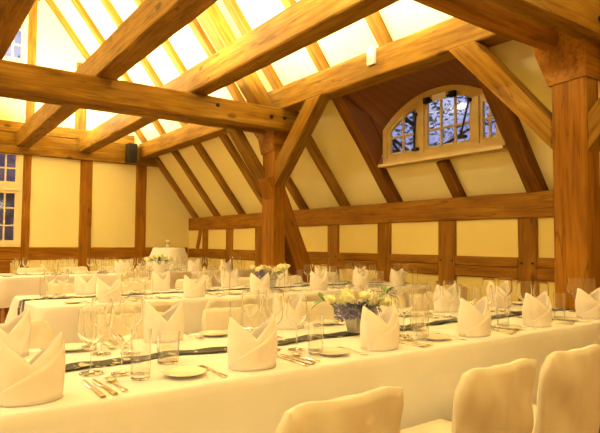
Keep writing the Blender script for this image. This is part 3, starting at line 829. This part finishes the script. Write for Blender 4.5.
def arrangement(loc, label, rad, seed, spread, sprig=False, n_rose=9, bloom=5, bh=.105, scale=1.0):
    root = empty('flower_arrangement', loc); tag(root, label, 'flowers', 'flower arrangements on the tables'); rn = random.Random(seed)
    a, b = .036, .052                                 # square zinc bucket, wider at the rim
    m = MB(); c = .008
    def sq(r, z): return [(-r + c, -r, z), (r - c, -r, z), (r, -r + c, z), (r, r - c, z), (r - c, r, z), (-r + c, r, z), (-r, r - c, z), (-r, -r + c, z)]
    prof = [(a, 0), (b, bh), (b + .003, bh), (b + .003, bh + .004), (b - .003, bh + .004), (a - .002, .006)]
    vs = [v for r, z in prof for v in sq(r, z)]; fs = [tuple(range(8))[::-1], tuple(range(40, 48))]
    for l in range(5):
        for k in range(8): fs.append((l * 8 + k, l * 8 + (k + 1) % 8, l * 8 + 8 + (k + 1) % 8, l * 8 + 8 + k))
    m.add(vs, fs); bk = m.build('bucket', M['zinc'], root)
    hnd = MB(); hnd.tube([(-.022, -b - .004, bh - .012), (-.022, -b - .010, bh - .028), (.022, -b - .010, bh - .028), (.022, -b - .004, bh - .012)], .0022); hnd.build('handle', M['iron'], bk)
    for k in range(n_rose):
        t = (k + .5) / n_rose * 2 - 1
        x = t * spread + rn.uniform(-.02, .02); y = rn.uniform(-.055, .055) - .01; z = bh + .072 - .025 * abs(t) + rn.uniform(-.018, .03)
        o = rose_mesh(rn.uniform(.024, .030), seed + k).build('rose', M['rose'], root, loc=(x, y, z), smooth=True); o.rotation_euler = (rn.uniform(-.2, .6), rn.uniform(-.4, .4) + t * .5, rn.uniform(0, 6))
        st = MB().tube([(x * .25, y * .4, bh - .02), (x * .7, y * .8, bh + .03), (x, y, z - .015)], .003, 5); st.build('stem', M['stem'], root)
    for k in range(bloom):
        t = (k + .5) / 5 * 2 - 1; cx, cy, cz = t * spread * .75 - .02, -.035 + rn.uniform(-.02, .01), bh + .012 + rn.uniform(-.008, .012)
        q = MB()
        for i in range(110):
            v = Vector((rn.gauss(0, 1), rn.gauss(0, 1), rn.gauss(0, 1))).normalized() * .046 * rn.uniform(.6, 1)
            pz = Vector((cx, cy, cz)) + v; r = rn.uniform(.005, .008)
            q.add([pz + Vector((r, 0, 0)), pz + Vector((0, r, 0)), pz - Vector((r, 0, 0)), pz - Vector((0, r, 0)), pz + Vector((0, 0, r)), pz - Vector((0, 0, r))], [(0, 1, 4), (1, 2, 4), (2, 3, 4), (3, 0, 4), (1, 0, 5), (2, 1, 5), (3, 2, 5), (0, 3, 5)])
        q.build('lilac_bloom', M['lilac'], root)
    for k in range(14):
        an = rn.uniform(0, 6.28); dx, dy = math.cos(an), math.sin(an) * .5
        leaf_mesh((dx * .05, dy * .04, bh + .02), (dx, dy, rn.uniform(.0, .7)), rn.uniform(.08, .13), .035).build('leaf', M['leaf'], root, smooth=True)
    if sprig:
        for (sx, ex, ey, ez) in ((-1, -.01, .27, .15), (1, spread + .05, .02, .20)):
            tip = Vector((ex, ey, ez)); st = Vector((sx * .02, .02, bh + .02)); mid = (st + tip) / 2 + Vector((0, 0, .05))
            MB().tube([st, mid, tip], .0025, 5).build('stem', M['stem'], root)
            for k in range(6):
                an = k / 6 * 6.28 + .4; leaf_mesh(tip - Vector((0, 0, .01)), (math.cos(an), math.sin(an) * .5, .45 * math.sin(k * 2.1) + .1), .085, .03).build('leaf', M['leaf'], root, smooth=True)
    root.scale = (scale,) * 3
    return root
tt = TZ + .0105
arrangement((1.985, 2.235, tt), 'roses and lilac blooms in a zinc bucket on the front table', 1, 11, .20, True, 12)
arrangement((3.20, 4.975, tt), 'roses in a zinc bucket on the middle table, before the far post', 1, 23, .19, False, 11, 2, scale=1.18)
arrangement((3.50, 8.85, tt), 'roses on the rearmost table, before the small round table', 1, 31, .19, False, 12, 0, scale=1.25)

# ------------------------------------------------------------------ small round table with cloth, vase, sideboard, loudspeaker, sensor
bx, by = 4.44, 10.72
t = empty('standing_table', (bx, by, 0)); tag(t, 'tall round standing table under a white cloth at the gable corner', 'table')
MB().lathe([(0, 1.08), (.30, 1.08), (.30, 1.11), (0, 1.11)], 32).build('tabletop', M['rafter'], t)
MB().lathe([(0, .02), (.03, .02), (.03, 1.08), (0, 1.08)], 12).build('column', M['iron'], t)
MB().lathe([(0, 0), (.24, 0), (.24, .02), (0, .02)], 24).build('base_plate', M['iron'], t)
m = MB(); n = 96; lv = [(0, 1.125), (.2, 1.125), (.305, 1.124), (.318, 1.115), (.335, 1.06), (.43, .85), (.50, .6), (.55, .3), (.58, .06)]
vs = [(0, 0, 1.125)]; fs = []
for q, (r, z) in enumerate(lv[1:]):
    for k in range(n):
        th = k / n * 2 * math.pi; f = max(0, (1.1 - z)); rr = r * (1 + f * .07 * math.sin(th * 13) + f * .05 * math.sin(th * 7 + 1))
        vs.append((rr * math.cos(th), rr * math.sin(th), z))
fs += [(0, 1 + k, 1 + (k + 1) % n) for k in range(n)]
for q in range(len(lv) - 2):
    for k in range(n): fs.append((1 + q * n + k, 1 + q * n + (k + 1) % n, 1 + (q + 1) * n + (k + 1) % n, 1 + (q + 1) * n + k))
m.add(vs, fs); tag(m.build('tablecloth', M['cloth'], loc=(bx, by, 0), smooth=True), 'white cloth falling in folds over the tall round table', 'tablecloth')
v = empty('bud_vase', (bx - .03, by, 1.127)); tag(v, 'little vase with one pale rose on the tall round table', 'vase')
MB().lathe([(0, 0), (.035, 0), (.042, .03), (.025, .065), (.028, .075), (.022, .075), (.02, .065), (0, .06)], 16).build('vase', M['china'], v, smooth=True)
rose_mesh(.045, 5).build('rose', M['rose'], v, loc=(0, 0, .125), smooth=True)
for k in range(4): leaf_mesh((0, 0, .07), (math.cos(k * 1.6), math.sin(k * 1.6), .4), .075, .03).build('leaf', M['leaf'], v, smooth=True)

s = empty('sideboard', (.95, 11.78, 0)); tag(s, 'low reddish wooden sideboard below the tall left window', 'sideboard')
MB().box((-.70, -.22, .08), (.72, .24, .84)).build('body', M['dark'], s)
MB().box((-.73, -.25, .84), (.75, .26, .875)).build('top_board', M['post'], s)
for k in range(3):
    a = -.68 + k * .466
    d = MB().box((a + .01, -.238, .11), (a + .456, -.221, .82)).build('door', M['post'], s)
    MB().lathe([(0, 0), (.014, 0), (.014, .02), (0, .022)], 10, (a + .41, -.258, .5)).build('knob', M['iron'], d)
MB().box((-.66, -.18, 0), (.68, .2, .08)).build('plinth', M['dark'], s)

sp = empty('loudspeaker', (4.02, 11.90, Z(1.75))); tag(sp, 'small black loudspeaker hanging below the purlin at the gable wall', 'loudspeaker')
m = MB(); m.box((-.095, -.13, 0), (.095, .10, .39)); m.build('cabinet', M['speaker'], sp)
MB().box((-.08, -.142, .015), (.08, -.131, .375)).build('grille', M['iron'], sp)
MB().box((-.02, .10, .13), (.02, .145, .22)).build('bracket', M['iron'], sp)
d = empty('smoke_sensor', (4.26, 4.52, Z(2.02))); tag(d, 'small white sensor box on the side of the purlin', 'sensor')
MB().box((-.04, -.055, 0), (.0, .055, .20)).build('housing', M['whitebox'], d)
MB().box((-.052, -.035, .02), (-.041, .035, .09)).build('lens', M['winframe'], d)

# ------------------------------------------------------------------ outdoors
MB().box((-15, -10, -.25), (45, 45, -.12)).build('lawn', M['grass']); tag(bpy.data.objects['lawn'], kind='structure')
def tree(loc, h, r, n, label, seed):
    t = empty('tree', loc); tag(t, label, 'tree', 'trees outside the windows'); rn = random.Random(seed)
    m = MB(); m.tube([(0, 0, 0), (.1, 0, h * .4), (0, .1, h * .75), (.05, 0, h)], [.22, .17, .1, .03], 8)
    for k in range(26):
        z = h * rn.uniform(.25, .95); a = rn.uniform(0, 6.28); l = r * rn.uniform(.6, 1)
        m.tube([(0, 0, z), (math.cos(a) * l * .5, math.sin(a) * l * .5, z + l * .25), (math.cos(a) * l, math.sin(a) * l, z + l * .35)], [.06, .035, .01], 5)
    m.build('trunk', M['bark'], t)
    f = MB()
    for k in range(n):
        while True:
            p = Vector((rn.uniform(-1, 1), rn.uniform(-1, 1), rn.uniform(-1, 1)))
            if p.length < 1: break
        p = Vector((p.x * r, p.y * r, h * .62 + p.z * h * .46)); s = rn.uniform(.05, .12)
        u = Vector((rn.gauss(0, 1), rn.gauss(0, 1), rn.gauss(0, 1))).normalized(); w = u.orthogonal().normalized()
        f.add([p - u * s, p + w * s * .5, p + u * s, p - w * s * .5], [(0, 1, 2, 3)])
    f.build('foliage', M['foliage'], t, fix=False)
tree((10.6, 9.6, -.12), 8.2, 3.4, 6500, 'leafy tree outside the arched dormer window', 1)
tree((4.6, 17.0, -.12), 8.0, 2.4, 3500, 'leafy tree outside the gable windows', 2)

b = empty('neighbouring_barn', (1.5, 19.5, -.12)); tag(b, 'brown barn seen through the tall left window', 'barn')
MB().box((-7, 0, 0), (7, 6, 3.2)).build('wall', M['barn'], b)
m = MB(); m.add([(-7.3, -.5, 3.0), (7.3, -.5, 3.0), (7.3, 3, 5.6), (-7.3, 3, 5.6), (7.3, 6.5, 3.0), (-7.3, 6.5, 3.0)], [(0, 1, 2, 3), (3, 2, 4, 5), (1, 4, 2), (0, 3, 5)]); m.build('roof', M['barnroof'], b, solid=.1)
w = bpy.data.worlds.new('dusk'); sc.world = w; w.use_nodes = True
nt = w.node_tree; bg = nt.nodes['Background']
tc = N(nt, 'ShaderNodeTexCoord'); nz = N(nt, 'ShaderNodeTexNoise', Scale=9.0, Detail=4.0); nt.links.new(tc.outputs['Generated'], nz.inputs['Vector'])
r = ramp(nt, nz.outputs[0], [(.35, (.26, .29, .70)), (.65, (.70, .74, 1.0))])
nt.links.new(r.outputs[0], bg.inputs[0]); bg.inputs[1].default_value = .9

# ------------------------------------------------------------------ lights
WARM = (1, .91, .83)
UPC = (1, .93, .82)
def area(loc, aim, size, power, col=WARM):
    l = bpy.data.lights.new('uplight', 'AREA'); l.energy = power; l.size = size; l.color = col; l.shape = 'DISK'
    o = bpy.data.objects.new('uplight', l); C.objects.link(o); o.location = loc
    o.rotation_euler = (Vector(aim) - Vector(loc)).to_track_quat('-Z', 'Y').to_euler(); return o
def bulb(loc, power, rad=.12, col=WARM):
    l = bpy.data.lights.new('hall_lamp', 'POINT'); l.energy = power; l.shadow_soft_size = rad; l.color = col
    o = bpy.data.objects.new('hall_lamp', l); C.objects.link(o); o.location = loc; return o
for y in (.8, 3.2, 5.4, 8.2, 10.8):
    area((1.82, y, JT + .04), (3.4, y, JT + 2.2), .3, 150, UPC)
    area((2.94, y + .4, JT + .04), (3.9, y + .4, JT + 1.6), .3, 60, UPC)
    area((.62, y + .3, JT + .04), (-.6, y, JT + 3), .3, 150, UPC)
for x, y, z, p in ((-1.2, -1.6, 3.0, 24), (-1.6, 2.6, 2.9, 42), (-1.6, 7.6, 2.9, 74), (-1.0, 10.6, 2.9, 50), (3.4, -1.9, 2.8, 9)):
    bulb((x, y, z), p)

# ------------------------------------------------------------------ camera and view
cam = bpy.data.cameras.new('camera'); co = bpy.data.objects.new('camera', cam); C.objects.link(co)
F = 552.82; yw, pt, rl = R(35.798), R(2.782), R(.3567)
f = Vector((math.sin(yw) * math.cos(pt), math.cos(yw) * math.cos(pt), math.sin(pt)))
rt = Vector((math.cos(yw), -math.sin(yw), 0)); up = rt.cross(f)
Rv = math.cos(rl) * rt + math.sin(rl) * up; Uv = -math.sin(rl) * rt + math.cos(rl) * up
mw = Matrix((Rv, Uv, -f)).transposed().to_4x4(); mw.translation = (0, 0, EYE); co.matrix_world = mw
cam.sensor_width = 36; cam.sensor_fit = 'HORIZONTAL'; cam.lens = 36 * F / 600; cam.clip_start = .05
sc.camera = co
sc.view_settings.view_transform = 'Standard'; sc.view_settings.look = 'None'; sc.view_settings.gamma = 1; sc.view_settings.use_curve_mapping = False
sc.view_settings.exposure = 0.13
sc.cycles.transparent_max_bounces = 48
sc.cycles.max_bounces = 24
sc.cycles.transmission_bounces = 24
sc.cycles.glossy_bounces = 6
sc.cycles.diffuse_bounces = 5
